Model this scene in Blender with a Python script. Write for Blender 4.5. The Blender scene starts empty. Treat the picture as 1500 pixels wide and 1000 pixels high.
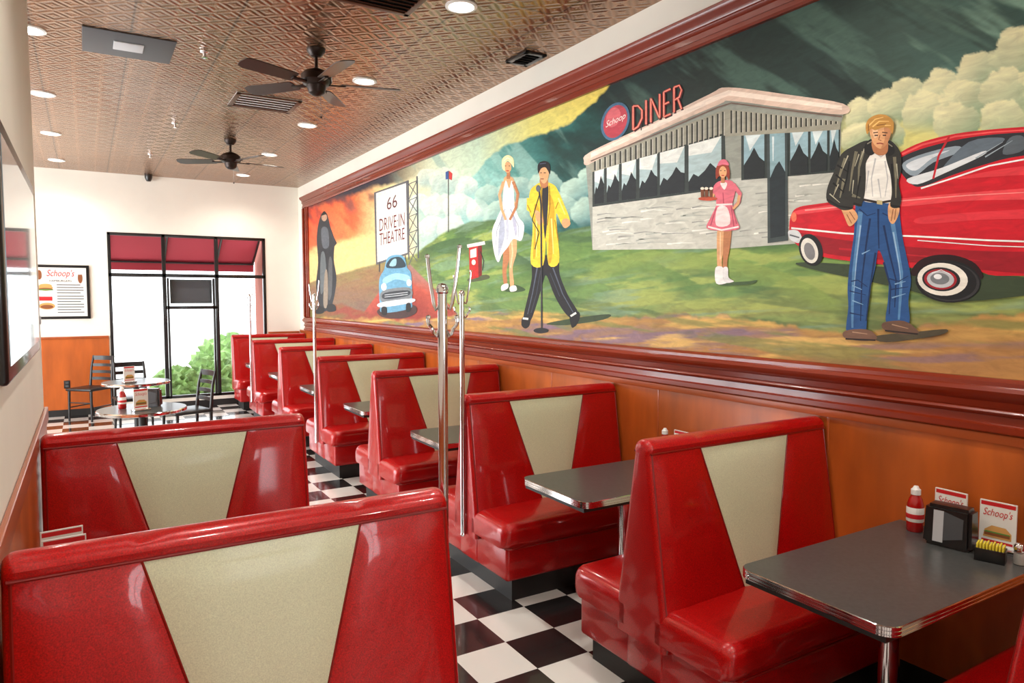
import bpy, bmesh, math, random
import numpy as np
from mathutils import Vector, Matrix
from mathutils.geometry import tessellate_polygon
random.seed(3)
F=1028.17; YAW=.5452; PIT=.0627; H=1.7885
W=3.22; XL=-.212; YF=12.48; ZC=3.688
XB=2.006; YA=2.2475; S=1.6454; ZB=1.183
ZM0=1.455; ZM1=3.284; MY1=11.825; MY0=-.6
scene=bpy.context.scene
scene.view_settings.view_transform='Standard'
scene.view_settings.exposure=0.0
def lin(c):
    r=[]
    for x in c[:3]:
        x=x/255.
        r.append(x/12.92 if x<=.04045 else ((x+.055)/1.055)**2.4)
    return tuple(r)
# ---------------------------------------------------------------- materials
def new_mat(name):
    m=bpy.data.materials.new(name); m.use_nodes=True
    nt=m.node_tree; return m,nt,nt.nodes['Principled BSDF']
def mat(name,col,rough=.5,metal=0.,coat=0.,emis=None,es=0.,trans=0.,noise=None,bump=None,spec=None,cr=.08):
    m,nt,b=new_mat(name); c=lin(col)
    b.inputs['Base Color'].default_value=(*c,1)
    b.inputs['Roughness'].default_value=rough; b.inputs['Metallic'].default_value=metal
    b.inputs['Coat Weight'].default_value=coat; b.inputs['Coat Roughness'].default_value=cr
    b.inputs['Transmission Weight'].default_value=trans
    if spec is not None: b.inputs['Specular IOR Level'].default_value=spec
    if emis: b.inputs['Emission Color'].default_value=(*lin(emis),1); b.inputs['Emission Strength'].default_value=es
    tc=nt.nodes.new('ShaderNodeTexCoord')
    if noise:
        sc,lo,hi,stretch=noise
        mp=nt.nodes.new('ShaderNodeMapping'); mp.inputs['Scale'].default_value=stretch
        n=nt.nodes.new('ShaderNodeTexNoise'); n.inputs['Scale'].default_value=sc; n.inputs['Detail'].default_value=4
        r=nt.nodes.new('ShaderNodeMapRange'); r.inputs['To Min'].default_value=lo; r.inputs['To Max'].default_value=hi
        r.inputs['From Min'].default_value=.3; r.inputs['From Max'].default_value=.7
        mx=nt.nodes.new('ShaderNodeVectorMath'); mx.operation='SCALE'
        mx.inputs[0].default_value=c
        nt.links.new(tc.outputs['Object'],mp.inputs[0]); nt.links.new(mp.outputs[0],n.inputs['Vector'])
        nt.links.new(n.outputs['Fac'],r.inputs['Value']); nt.links.new(r.outputs[0],mx.inputs['Scale'])
        nt.links.new(mx.outputs[0],b.inputs['Base Color'])
    if bump:
        sc,st,dist=bump
        n2=nt.nodes.new('ShaderNodeTexNoise'); n2.inputs['Scale'].default_value=sc; n2.inputs['Detail'].default_value=3
        bp=nt.nodes.new('ShaderNodeBump'); bp.inputs['Strength'].default_value=st; bp.inputs['Distance'].default_value=dist
        nt.links.new(tc.outputs['Object'],n2.inputs['Vector']); nt.links.new(n2.outputs['Fac'],bp.inputs['Height'])
        nt.links.new(bp.outputs[0],b.inputs['Normal'])
    return m
RED=mat('red_sparkle_vinyl',(172,8,9),.34,.08,.5,noise=(260,.6,1.5,(1,1,1)),bump=(6,.2,.025),spec=.35,cr=.07)
CREAM=mat('cream_sparkle_vinyl',(214,217,184),.42,.05,.12,noise=(300,.84,1.1,(1,1,1)),bump=(7,.1,.02))
PIPE=mat('red_piping',(130,14,12),.3,0,.4)
KICK=mat('black_kickboard',(28,28,28),.5)
BLACK=mat('black_plastic',(18,18,19),.3,0,.3)
DKWOOD=mat('black_stained_wood',(18,15,14),.4,0,.1)
CHROME=mat('chrome',(225,225,228),.1,1.)
LAM=mat('charcoal_laminate',(74,75,74),.28,0,.15,noise=(60,.85,1.15,(1,1,1)))
WHITEWALL=mat('cream_wall_paint',(242,238,226),.6,noise=(3,.98,1.02,(1,1,1)))
WOOD=mat('orange_stained_maple',(186,92,32),.36,0,.12,noise=(5,.66,1.2,(1,1,.25)))
WOODL=mat('rail_stained_maple',(176,84,36),.34,0,.2,noise=(5,.8,1.15,(1,.3,1)))
MAHOG=mat('mahogany_moulding',(126,40,16),.27,0,.2,noise=(6,.8,1.2,(1,.1,1)),spec=.4)
PAPER=mat('white_paper',(238,236,230),.5)
PRINTRED=mat('red_print',(205,30,35),.5)
WHITEP=mat('white_plastic',(238,238,236),.35)
GLASS=mat('clear_glass',(255,255,255),.03,0,0,trans=1.)
BRONZE=mat('dark_bronze',(44,32,27),.35,.6)
BLADE=mat('fan_blade_walnut',(52,36,32),.4,0,.15)
KETCH=mat('ketchup',(170,14,12),.2,0,.5)
YEL=mat('sweetener_paper',(225,205,60),.6)
SALT=mat('salt',(230,228,220),.6); PEPPER=mat('pepper',(70,58,48),.8)
GREYP=mat('grey_panel',(74,76,80),.5)
LTGREY=mat('light_grey_grille',(190,192,196),.4)
BRNVENT=mat('bronze_register',(96,60,42),.35,.5)
AWN=mat('red_awning_canvas',(168,52,66),.8)
BRICK=mat('brick',(150,84,70),.9)
GRASS=mat('foliage',(116,148,84),.8,noise=(6,.5,1.4,(1,1,1)))
PAVE=mat('pavement',(200,200,196),.9)
LAMPM=mat('lamp_lens',(255,255,255),.5,emis=(255,248,232),es=16)
BROWN=mat('brown_print',(140,80,40),.6); TAN=mat('tan_print',(215,160,90),.6); GRN=mat('green_print',(90,140,60),.6)
SIGNG=mat('grey_sign_board',(84,88,88),.6)
# ---------------------------------------------------------------- mesh builder
class MB:
    def __init__(s): s.v=[];s.f=[];s.m=[];s.mats=[]
    def mi(s,m):
        if m not in s.mats: s.mats.append(m)
        return s.mats.index(m)
    def add(s,vs,fs,m):
        o=len(s.v); s.v+= [tuple(v) for v in vs]
        k=s.mi(m)
        for f in fs: s.f.append([i+o for i in f]); s.m.append(k)
    def box(s,a,b,m,bev=0.,seg=3,M=None):
        bm=bmesh.new(); bmesh.ops.create_cube(bm,size=1)
        c=[(a[i]+b[i])/2 for i in range(3)]; d=[abs(b[i]-a[i]) for i in range(3)]
        for v in bm.verts: v.co=Vector([v.co[i]*d[i]+c[i] for i in range(3)])
        if bev>0: bmesh.ops.bevel(bm,geom=bm.edges[:],offset=min(bev,min(d)*.49),segments=seg,affect='EDGES',profile=.5)
        if M is not None: bmesh.ops.transform(bm,matrix=M,verts=bm.verts)
        bm.verts.index_update()
        s.add([v.co for v in bm.verts],[[v.index for v in f.verts] for f in bm.faces],m); bm.free()
    def tube(s,pts,r,m,n=12,caps=True):
        pts=[Vector(p) for p in pts]; rs=r if isinstance(r,(list,tuple)) else [r]*len(pts)
        vs=[];fs=[]; up=None
        for i,p in enumerate(pts):
            t=(pts[min(i+1,len(pts)-1)]-pts[max(i-1,0)]).normalized()
            if up is None:
                up=Vector((0,0,1)) if abs(t.z)<.9 else Vector((1,0,0))
            x=t.cross(up); 
            if x.length<1e-5: x=t.cross(Vector((0,1,0)))
            x.normalize(); y=x.cross(t); up=y
            for k in range(n):
                a=2*math.pi*k/n; vs.append(p+(x*math.cos(a)+y*math.sin(a))*rs[i])
        for i in range(len(pts)-1):
            for k in range(n):
                fs.append([i*n+k,i*n+(k+1)%n,(i+1)*n+(k+1)%n,(i+1)*n+k])
        if caps: fs.append(list(range(n))[::-1]); fs.append([(len(pts)-1)*n+k for k in range(n)])
        s.add(vs,fs,m)
    def lathe(s,prof,c,m,n=28):
        vs=[];fs=[]
        for r,z in prof:
            for k in range(n):
                a=2*math.pi*k/n; vs.append((c[0]+max(r,1e-4)*math.cos(a),c[1]+max(r,1e-4)*math.sin(a),c[2]+z))
        for i in range(len(prof)-1):
            for k in range(n): fs.append([i*n+k,i*n+(k+1)%n,(i+1)*n+(k+1)%n,(i+1)*n+k])
        s.add(vs,fs,m)
    def poly(s,pts,m): s.add(pts,[list(range(len(pts)))],m)
    def mesh(s,name,ang=35):
        me=bpy.data.meshes.new(name); me.from_pydata(s.v,[],s.f)
        for m in s.mats: me.materials.append(m)
        me.polygons.foreach_set('material_index',s.m)
        me.polygons.foreach_set('use_smooth',[True]*len(s.f)); me.update()
        bm=bmesh.new(); bm.from_mesh(me); bmesh.ops.recalc_face_normals(bm,faces=bm.faces); bm.to_mesh(me); bm.free()
        me.set_sharp_from_angle(angle=math.radians(ang)); return me
    def obj(s,name,loc=(0,0,0),rz=0,ang=35,parent=None):
        return place(s.mesh(name,ang),name,loc,rz,parent)
def place(me,name,loc=(0,0,0),rz=0,parent=None):
    o=bpy.data.objects.new(name,me); scene.collection.objects.link(o); o.location=loc; o.rotation_euler=(0,0,rz)
    if parent: o.parent=parent
    return o
def text2d(txt,shear=0.):
    cu=bpy.data.curves.new('t','FONT'); cu.body=txt; cu.resolution_u=3; cu.shear=shear
    ob=bpy.data.objects.new('t',cu); scene.collection.objects.link(ob)
    dg=bpy.context.evaluated_depsgraph_get(); me=ob.evaluated_get(dg).to_mesh()
    vs=[(v.co.x,v.co.y) for v in me.vertices]; fs=[list(p.vertices) for p in me.polygons]
    bpy.data.objects.remove(ob); bpy.data.curves.remove(cu)
    x0=min(v[0] for v in vs);x1=max(v[0] for v in vs);y0=min(v[1] for v in vs);y1=max(v[1] for v in vs)
    return [((x-x0)/(x1-x0),(y-y0)/(y1-y0)) for x,y in vs],fs
# ---------------------------------------------------------------- room
def box_obj(name,a,b,m,bev=0):
    k=MB(); k.box(a,b,m,bev); return k.obj(name)
m,nt,b=new_mat('checker_tile'); tc=nt.nodes.new('ShaderNodeTexCoord'); mp=nt.nodes.new('ShaderNodeMapping')
mp.inputs['Location'].default_value=(0.02,0.0,.5)
ck=nt.nodes.new('ShaderNodeTexChecker'); ck.inputs['Scale'].default_value=1/.305
ck.inputs['Color1'].default_value=(*lin((232,231,226)),1); ck.inputs['Color2'].default_value=(*lin((40,38,38)),1)
nt.links.new(tc.outputs['Object'],mp.inputs[0]); nt.links.new(mp.outputs[0],ck.inputs['Vector']); nt.links.new(ck.outputs['Color'],b.inputs['Base Color'])
b.inputs['Roughness'].default_value=.16; b.inputs['Coat Weight'].default_value=.3
nn=nt.nodes.new('ShaderNodeTexNoise'); nn.inputs['Scale'].default_value=5; bp=nt.nodes.new('ShaderNodeBump'); bp.inputs['Strength'].default_value=.04
nt.links.new(tc.outputs['Object'],nn.inputs['Vector']); nt.links.new(nn.outputs['Fac'],bp.inputs['Height']); nt.links.new(bp.outputs[0],b.inputs['Normal'])
CHECK=m
box_obj('floor',(-4.2,-4.2,-.1),(3.4,12.62,0),CHECK)
# tin ceiling
m,nt,b=new_mat('pressed_tin'); N=nt.nodes; L=nt.links
def mth(op,a,bv=None,c=None):
    n=N.new('ShaderNodeMath'); n.operation=op
    for i,x in enumerate((a,bv,c)):
        if x is None: continue
        if isinstance(x,(int,float)): n.inputs[i].default_value=x
        else: L.new(x,n.inputs[i])
    return n.outputs[0]
tc=N.new('ShaderNodeTexCoord'); sp=N.new('ShaderNodeSeparateXYZ'); L.new(tc.outputs['Object'],sp.inputs[0])
def fr(o,scale,off): return mth('ABSOLUTE',mth('SUBTRACT',mth('FRACT',mth('ADD',mth('MULTIPLY',o,1/scale),off)),.5))
fx=fr(sp.outputs[0],.2033,.1);fy=fr(sp.outputs[1],.2033,.1)
dmd=mth('ADD',fx,fy)
ring=mth('SINE',mth('MULTIPLY',dmd,18.85))
mx_=mth('MAXIMUM',fx,fy); frame=mth('GREATER_THAN',mx_,.43)
tx=fr(sp.outputs[0],.61,.44);ty=fr(sp.outputs[1],.61,.42)
seam=mth('MULTIPLY',mth('GREATER_THAN',mth('MAXIMUM',tx,ty),.487),-3.)
hh=mth('ADD',mth('ADD',mth('MULTIPLY',ring,.55),mth('MULTIPLY',frame,.9)),seam)
bp=N.new('ShaderNodeBump'); bp.inputs['Strength'].default_value=.7; bp.inputs['Distance'].default_value=.006
L.new(hh,bp.inputs['Height']); L.new(bp.outputs[0],b.inputs['Normal'])
cr=N.new('ShaderNodeMapRange'); cr.inputs['From Min'].default_value=-1.5;cr.inputs['From Max'].default_value=1.2;cr.inputs['To Min'].default_value=.35;cr.inputs['To Max'].default_value=1.1
L.new(hh,cr.inputs['Value']); vm=N.new('ShaderNodeVectorMath'); vm.operation='SCALE'; vm.inputs[0].default_value=lin((172,130,98)); L.new(cr.outputs[0],vm.inputs['Scale']); L.new(vm.outputs[0],b.inputs['Base Color'])
b.inputs['Metallic'].default_value=.8; b.inputs['Roughness'].default_value=.22
b.inputs['Coat Weight'].default_value=.08; b.inputs['Coat Roughness'].default_value=.12
TIN=m
box_obj('ceiling',(-4.2,-4.2,ZC),(3.4,12.62,ZC+.1),TIN)
box_obj('wall_right',(W,-4.2,0),(W+.13,12.62,ZC),WHITEWALL)
def wall_open(name,axis,pos,th,a0,a1,o0,o1,z0,z1,m):
    k=MB()
    def bx(p,q,zz0,zz1):
        if axis=='y': k.box((p,pos,zz0),(q,pos+th,zz1),m)
        else: k.box((pos,p,zz0),(pos+th,q,zz1),m)
    bx(a0,o0,0,ZC); bx(o1,a1,0,ZC); bx(o0,o1,0,z0); bx(o0,o1,z1,ZC)
    return k.obj(name)
WX0,WX1,WZ0,WZ1=.309,2.646,.158,2.79
wall_open('wall_far','y',YF,.14,-4.2,W,WX0,WX1,WZ0,WZ1,WHITEWALL)
wall_open('wall_back','y',-4.2,.14,-.34,W,1.1,2.5,1.1,2.5,WHITEWALL)
wall_open('wall_alcove','x',-4.2,.14,4.54,12.48,5.6,11.6,.3,2.9,WHITEWALL)
box_obj('wall_left',(XL-.12,-4.06,0),(XL,4.54,ZC),WHITEWALL)
box_obj('wall_return',(-4.06,4.42,0),(XL-.12,4.54,ZC),WHITEWALL)
g=.0015
k=MB(); k.box((W-.012,-4,.1),(W-g,YF-.03,1.184),WOOD)
for i in range(-3,9):
    y=2.19+i*1.24
    if -4<y<YF: k.box((W-.0145,y-.006,.1),(W-.0115,y+.006,1.184),WOODL,.001)
k.obj('wainscot_right')
k=MB(); k.box((-4.04,YF-.014,.1),(WX0-.02,YF-g,1.18),WOOD)
k.box((-4.04,YF-.03,1.165),(WX0-.02,YF-g,1.2),WOODL,.004); k.obj('wainscot_far')
k=MB(); k.box((WX1+.02,YF-.014,.1),(W-.02,YF-g,1.18),WOOD);k.box((WX1+.02,YF-.03,1.165),(W-.03,YF-g,1.2),WOODL,.004);k.obj('wainscot_far')
k=MB(); k.box((XL+g,-4,.1),(XL+.010,4.54,1.13),WOOD); k.box((XL+g,-4,1.12),(XL+.019,4.56,1.195),WOODL,.004); k.obj('wainscot_left')
k=MB(); k.box((-4.04,4.5415,.0),(XL,4.553,1.13),WOOD); k.box((-4.04,4.5415,1.12),(XL,4.57,1.195),WOODL,.006); k.obj('wainscot_return')
box_obj('baseboard_right',(W-.014,-4,0),(W-g,YF-.03,.1),KICK); box_obj('baseboard_left',(XL+g,-4,0),(XL+.014,4.54,.1),KICK)
k=MB(); k.box((-4.04,YF-.02,0),(W-.02,YF-g,.1),KICK); k.obj('baseboard_far')
def prof_strip(k,prof,y0,y1,m):
    vs=[];n=len(prof)
    for y in (y0,y1):
        for o,z in prof: vs.append((W-o,y,z))
    fs=[[i,i+1,n+i+1,n+i] for i in range(n-1)]+[list(range(n)),list(range(n,2*n))]
    k.add(vs,fs,m)
k=MB()
y0,y1=MY0-.3,12.1
p=[(g,1.225),(.03,1.225),(.045,1.235),(.045,1.26),(.03,1.268),(.028,1.30),(.04,1.306),(.046,1.316),(.04,1.326),(.03,1.332),(.034,1.36),(.052,1.372),(.066,1.39),(.07,1.405),(.062,1.42),(.05,1.425),(.048,1.442),(.03,1.456),(g,1.456)]
prof_strip(k,p,y0,y1,MAHOG)
prof_strip(k,[(g,1.185),(.024,1.185),(.026,1.19),(.026,1.222),(.022,1.226),(g,1.226)],-4,YF-.04,WOODL)
q=[(g,3.283),(.03,3.283),(.04,3.296),(.04,3.32),(.03,3.328),(.032,3.36),(.044,3.368),(.05,3.38),(.044,3.392),(.05,3.41),(.075,3.43),(.085,3.45),(.085,3.465),(g,3.47)]
prof_strip(k,q,y0,y1,MAHOG)
for ya,yb in ((MY1,12.1),(MY0-.3,MY0)):
    k.box((W-.03,ya,1.456),(W-g,yb,3.283),MAHOG,.006)
    k.box((W-.045,ya+.05,1.456),(W-.02,ya+.1,3.283),MAHOG,.01); k.box((W-.06,yb-.1,1.456),(W-.02,yb-.04,3.283),MAHOG,.015)
k.obj('trim_1')
# ---------------------------------------------------------------- mural
cy,sy=math.cos(YAW),math.sin(YAW); cp,sp_=math.cos(PIT),math.sin(PIT)
XM=W-.006
def rect(u,v):   # tracing of the artwork rectified to wall metres (Y along wall, Z up)
    a=(u-750)/F;b_=(v-500)/F
    fw=cp-b_*sp_; dn=sp_+b_*cp
    t=XM/(a*cy+fw*sy); return t*(-a*sy+fw*cy),H-dn*t
def unrect(Y,Z):
    lat=XM*cy-Y*sy; d=XM*sy+Y*cy; kk=H-Z
    fw=d*cp+kk*sp_; dn=kk*cp-d*sp_
    return 750+F*lat/fw,500+F*dn/fw
m,nt,b=new_mat('mural_paint'); N=nt.nodes;L=nt.links
at=N.new('ShaderNodeAttribute'); at.attribute_name='Col'
tc=N.new('ShaderNodeTexCoord'); mp=N.new('ShaderNodeMapping'); mp.inputs['Scale'].default_value=(1,5,16); mp.inputs['Rotation'].default_value=(.25,0,0)
n1=N.new('ShaderNodeTexNoise'); n1.inputs['Scale'].default_value=1.6; n1.inputs['Detail'].default_value=7; n1.inputs['Roughness'].default_value=.62; n1.inputs['Distortion'].default_value=1.0
L.new(tc.outputs['Object'],mp.inputs[0]);L.new(mp.outputs[0],n1.inputs['Vector'])
mr=N.new('ShaderNodeMapRange'); mr.inputs['From Min'].default_value=.3;mr.inputs['From Max'].default_value=.7;mr.inputs['To Min'].default_value=.84;mr.inputs['To Max'].default_value=1.18
L.new(n1.outputs['Fac'],mr.inputs['Value']); vm=N.new('ShaderNodeVectorMath'); vm.operation='SCALE'
L.new(at.outputs['Color'],vm.inputs[0]);L.new(mr.outputs[0],vm.inputs['Scale']);L.new(vm.outputs[0],b.inputs['Base Color'])
b.inputs['Roughness'].default_value=.55; b.inputs['Specular IOR Level'].default_value=.3
PAINT=m
rng=np.random.RandomState(5); TAB=rng.rand(256,256)
def vn(x,y):
    xi=np.floor(x).astype(int);yi=np.floor(y).astype(int);fx=x-xi;fy=y-yi
    fx=fx*fx*(3-2*fx);fy=fy*fy*(3-2*fy)
    g=lambda a,b:TAB[a%256,b%256]
    return (g(xi,yi)*(1-fx)+g(xi+1,yi)*fx)*(1-fy)+(g(xi,yi+1)*(1-fx)+g(xi+1,yi+1)*fx)*fy
def fbm(x,y,o=4):
    r=0;a=.5
    for i in range(o): r=r+a*vn(x+17*i,y+9*i); x=x*2.03;y=y*2.03;a*=.5
    return r/(1-.5**o)
NU,NV=1300,270
e=np.linspace(math.log(MY0+1.9),math.log(MY1+1.9),NU); Yg=np.exp(e)-1.9
Zg=np.linspace(ZM0,ZM1,NV)
YY,ZZ=np.meshgrid(Yg,Zg); U,V=unrect(YY,ZZ)
U=np.clip(U,430,2000)
def ss(a,b_,x): t=np.clip((x-a)/(b_-a),0,1); return t*t*(3-2*t)
def C(*c): return np.array(lin(c))
col=np.zeros(U.shape+(3,))
def lay(mask,c): 
    global col
    c=np.asarray(c); col=col*(1-mask[...,None])+c*mask[...,None]
def ramp(x,ks):
    xs=[k[0] for k in ks]; cs=np.array([lin(k[1]) for k in ks])
    return np.stack([np.interp(x,xs,cs[:,i]) for i in range(3)],-1)
def below(pts,soft=4,amp=0,sc=.05):
    xs,ys=zip(*pts); yy=np.interp(U,xs,ys)+ (fbm(U*sc,V*sc)-.5)*2*amp
    return ss(-soft,soft,V-yy)
nst=fbm(YY*1.2+ZZ*1.2,ZZ*5-YY*2.2,5)
ndg=fbm(YY*.9+ZZ*.9+4,(ZZ*3.2-YY*2.6)*1.9,5)
nh=fbm(YY*1.5+fbm(YY*2,ZZ*3)*1.5,ZZ*15+YY*1.2,5)
nf=fbm(YY*6,ZZ*6,4)
# sky
col[:]=ramp(U,[(450,(222,92,56)),(520,(234,130,76)),(560,(240,212,150)),(640,(214,226,196)),(700,(190,212,186)),(780,(232,224,130)),(900,(234,210,96)),(1000,(90,110,80)),(1240,(190,196,140)),(1500,(176,194,156))])
lay(ss(580,470,U)*ss(.35,.7,nst),C(212,62,38))
lay((1-below([(450,304),(500,290),(560,272),(600,258),(640,248)],6,10))*ss(640,560,U),C(56,54,64))
lay(ss(.5,.75,nst)*(1-below([(450,325),(520,308),(600,270)],8,8))*ss(610,560,U)*.7,C(96,74,74))
lay(below([(450,370),(500,356),(600,325)],8,10)*ss(640,560,U)*.9,C(240,208,140))
lay(ss(.5,.7,ndg)*ss(700,640,U)*ss(560,610,U)*.5,C(120,165,160))
lay(below([(600,300),(700,262),(780,250)],14,14)*ss(600,620,U),C(176,206,190))
# teal swoosh
tm=below([(430,700),(640,420),(690,262),(712,236),(738,214),(790,197),(830,184),(852,166),(872,148),(893,124),(905,60),(930,0),(1000,-200)],2.5,5,.08)
tcq=ramp(U+(nst-.5)*160,[(690,(150,200,190)),(740,(84,150,142)),(800,(50,112,108)),(850,(26,66,62)),(900,(24,46,46)),(1000,(36,50,46)),(1230,(44,62,58)),(1330,(60,84,76)),(1500,(80,118,108))])
lay(tm,tcq)
lay(tm*ss(.5,.66,ndg)*ss(860,960,U)*.65,C(86,116,104))
lay(tm*ss(.56,.68,fbm(YY*1.5+7,(ZZ*3.-YY*2.5)*3.2))*ss(860,960,U)*.5,C(22,34,32))
lay(tm*ss(.56,.7,fbm(YY*1.3+ZZ+9,(ZZ*3.4-YY*2.9)*2.2))*ss(1180,1330,U)*.7,C(134,172,152))
lay(tm*ss(.56,.68,fbm(YY*1.1+3,(ZZ*3.1-YY*2.5)*1.6))*ss(1200,1300,U)*.6,C(34,52,48))
lay(tm*ss(.56,.7,ndg)*ss(880,760,U)*.6,C(160,204,192))
gl=below([(1200,190),(1240,165),(1300,140),(1500,90)],14,14)*ss(1215,1250,U); lay(gl*.9,ramp(V+(nf-.5)*40,[(90,(150,176,140)),(150,(206,210,160)),(210,(226,220,136))]))
def puff(cx,cy_,r,light,dark,sq=1.,op=.9):
    du=(U-cx)/r; dv=(V-cy_)/(r*sq); dd=np.sqrt(du*du+dv*dv)+(fbm(U*.07+cx,V*.07)-.5)*.5
    low=ss(1.15,.2,dv)
    mk=ss(1.03,.95,dd)*op*low; t=np.clip(dv*.55+du*.3+.45+(nf-.5)*.7,0,1)[...,None]
    lay(mk,np.array(lin(light))*(1-t)+np.array(lin(dark))*t)
for cx,cyy,r in [(628,262,16),(652,268,24),(684,276,18),(616,300,16),(640,306,24),(672,306,24),(632,336,20),(662,336,22),(700,310,18)]:
    puff(cx,cyy,r,(226,234,214),(138,178,178))
for cx,cyy,r in [(716,288,20),(756,282,26),(800,272,24),(842,282,22),(866,262,18),(730,318,24),(776,312,26),(818,306,26),(858,312,24)]:
    puff(cx,cyy,r,(184,212,196),(92,144,146))
for cx,cyy,r in [(1330,136,26),(1382,128,30),(1436,108,34),(1494,84,44),(1560,60,50),(1262,168,24),(1300,160,28),(1352,164,32),(1412,150,36),(1474,138,40),(1540,120,46),(1256,204,26),(1300,200,26),(1400,182,34),(1470,178,34)]:
    puff(cx,cyy,r,(234,230,184),(128,160,132))
# hills
hill=below([(430,420),(500,400),(560,385),(610,372),(630,356),(655,338),(690,325),(730,322),(765,340),(790,352),(830,338),(870,330),(1000,330),(1160,340),(1240,360),(2000,380)],2,3)
gcol=ramp(V+(nh-.5)*110,[(320,(82,112,66)),(350,(102,138,70)),(385,(122,154,78)),(420,(112,146,82)),(450,(142,158,88)),(480,(138,132,74)),(520,(156,118,68))])
lay(hill,gcol)
lay(hill*ss(.54,.66,nh)*.75,C(170,184,96)); lay(hill*ss(.57,.7,fbm(YY*1.6+5,ZZ*17-YY*1.6))*.55,C(62,96,62)); lay(hill*ss(.58,.7,fbm(YY*1.8+15,ZZ*20+YY*1.4))*.5,C(128,160,136))
for pts,cc in [([(600,380),(640,352),(700,345),(760,372),(800,400),(860,405)],(68,100,62)),([(700,420),(780,395),(870,372),(960,380),(1040,420)],(92,130,68)),([(860,385),(950,365),(1060,372),(1160,400),(1240,440)],(136,160,80))]:
    xs,ys=zip(*pts); yy=np.interp(U,xs,ys)+(nh-.5)*14; inr=ss(xs[0]-5,xs[0]+20,U)*ss(xs[-1]+5,xs[-1]-30,U)
    dvv=V-yy; lay(hill*inr*ss(0,3,dvv)*ss(42,4,dvv)*.85,C(*cc))
lay(hill*ss(640,560,U)*.8,ramp(V+(nh-.5)*60,[(380,(150,130,84)),(420,(150,96,78)),(460,(120,80,84))]))
road=ss(0,3,V-np.interp(U,[500,560,600,640,700],[500,420,385,425,490])); lay(road*hill*ss(700,660,U),ramp(V+(nst-.5)*50,[(390,(160,120,110)),(430,(186,84,66)),(460,(154,62,52))]))
lay(below([(430,452),(500,444),(560,466),(600,480),(640,500),(700,540)],3,5),ramp(U+(nh-.5)*120,[(450,(120,110,60)),(520,(150,66,50)),(640,(130,120,60))]))
pth=below([(620,468),(700,462),(760,455),(860,470),(960,462),(1060,462),(1150,476),(1260,488),(1400,470),(1500,458),(2000,430)],3,9)
lay(pth,ramp(V+(nh-.5)*130,[(440,(200,158,88)),(470,(176,132,74)),(495,(152,120,108)),(515,(180,130,72)),(550,(202,150,80))]))
lay(pth*ss(.56,.66,nh)*.75,C(122,104,134)); lay(pth*ss(.54,.66,fbm(YY*1.3+9,ZZ*18+YY*1.3))*.8,C(228,186,102)); lay(pth*ss(.57,.68,fbm(YY*1.4+3,ZZ*17-YY))*.7,C(120,130,72))
lay(below([(1100,530),(1300,520),(1500,500),(2000,470)],4,8)*.4,C(150,108,74))
col=np.clip(col,0,1)
nv_=NU*NV; vs=np.zeros((nv_,3)); vs[:,0]=XM; vs[:,1]=YY.ravel(); vs[:,2]=ZZ.ravel()
ii=np.arange(nv_).reshape(NV,NU); q=np.stack([ii[:-1,:-1],ii[1:,:-1],ii[1:,1:],ii[:-1,1:]],-1).reshape(-1,4)
me=bpy.data.meshes.new('mural'); me.vertices.add(nv_); me.vertices.foreach_set('co',vs.ravel())
me.loops.add(q.size); me.loops.foreach_set('vertex_index',q.ravel()); me.polygons.add(len(q))
me.polygons.foreach_set('loop_start',np.arange(0,q.size,4)); me.update(calc_edges=True)
ca=me.color_attributes.new('Col','FLOAT_COLOR','POINT'); ca.data.foreach_set('color',np.concatenate([col.reshape(-1,3),np.ones((nv_,1))],1).ravel())
me.materials.append(PAINT)
mural=bpy.data.objects.new('mural',me); scene.collection.objects.link(mural)
def cat(pts,n=4):
    out=[];L_=len(pts)
    for i in range(L_):
        p0,p1,p2,p3=[pts[(i+j-1)%L_] for j in range(4)]
        for k in range(n):
            t=k/n; out.append(tuple(.5*((2*p1[d])+(-p0[d]+p2[d])*t+(2*p0[d]-5*p1[d]+4*p2[d]-p3[d])*t*t+(-p0[d]+3*p1[d]-3*p2[d]+p3[d])*t**3) for d in (0,1)))
    return out
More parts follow.
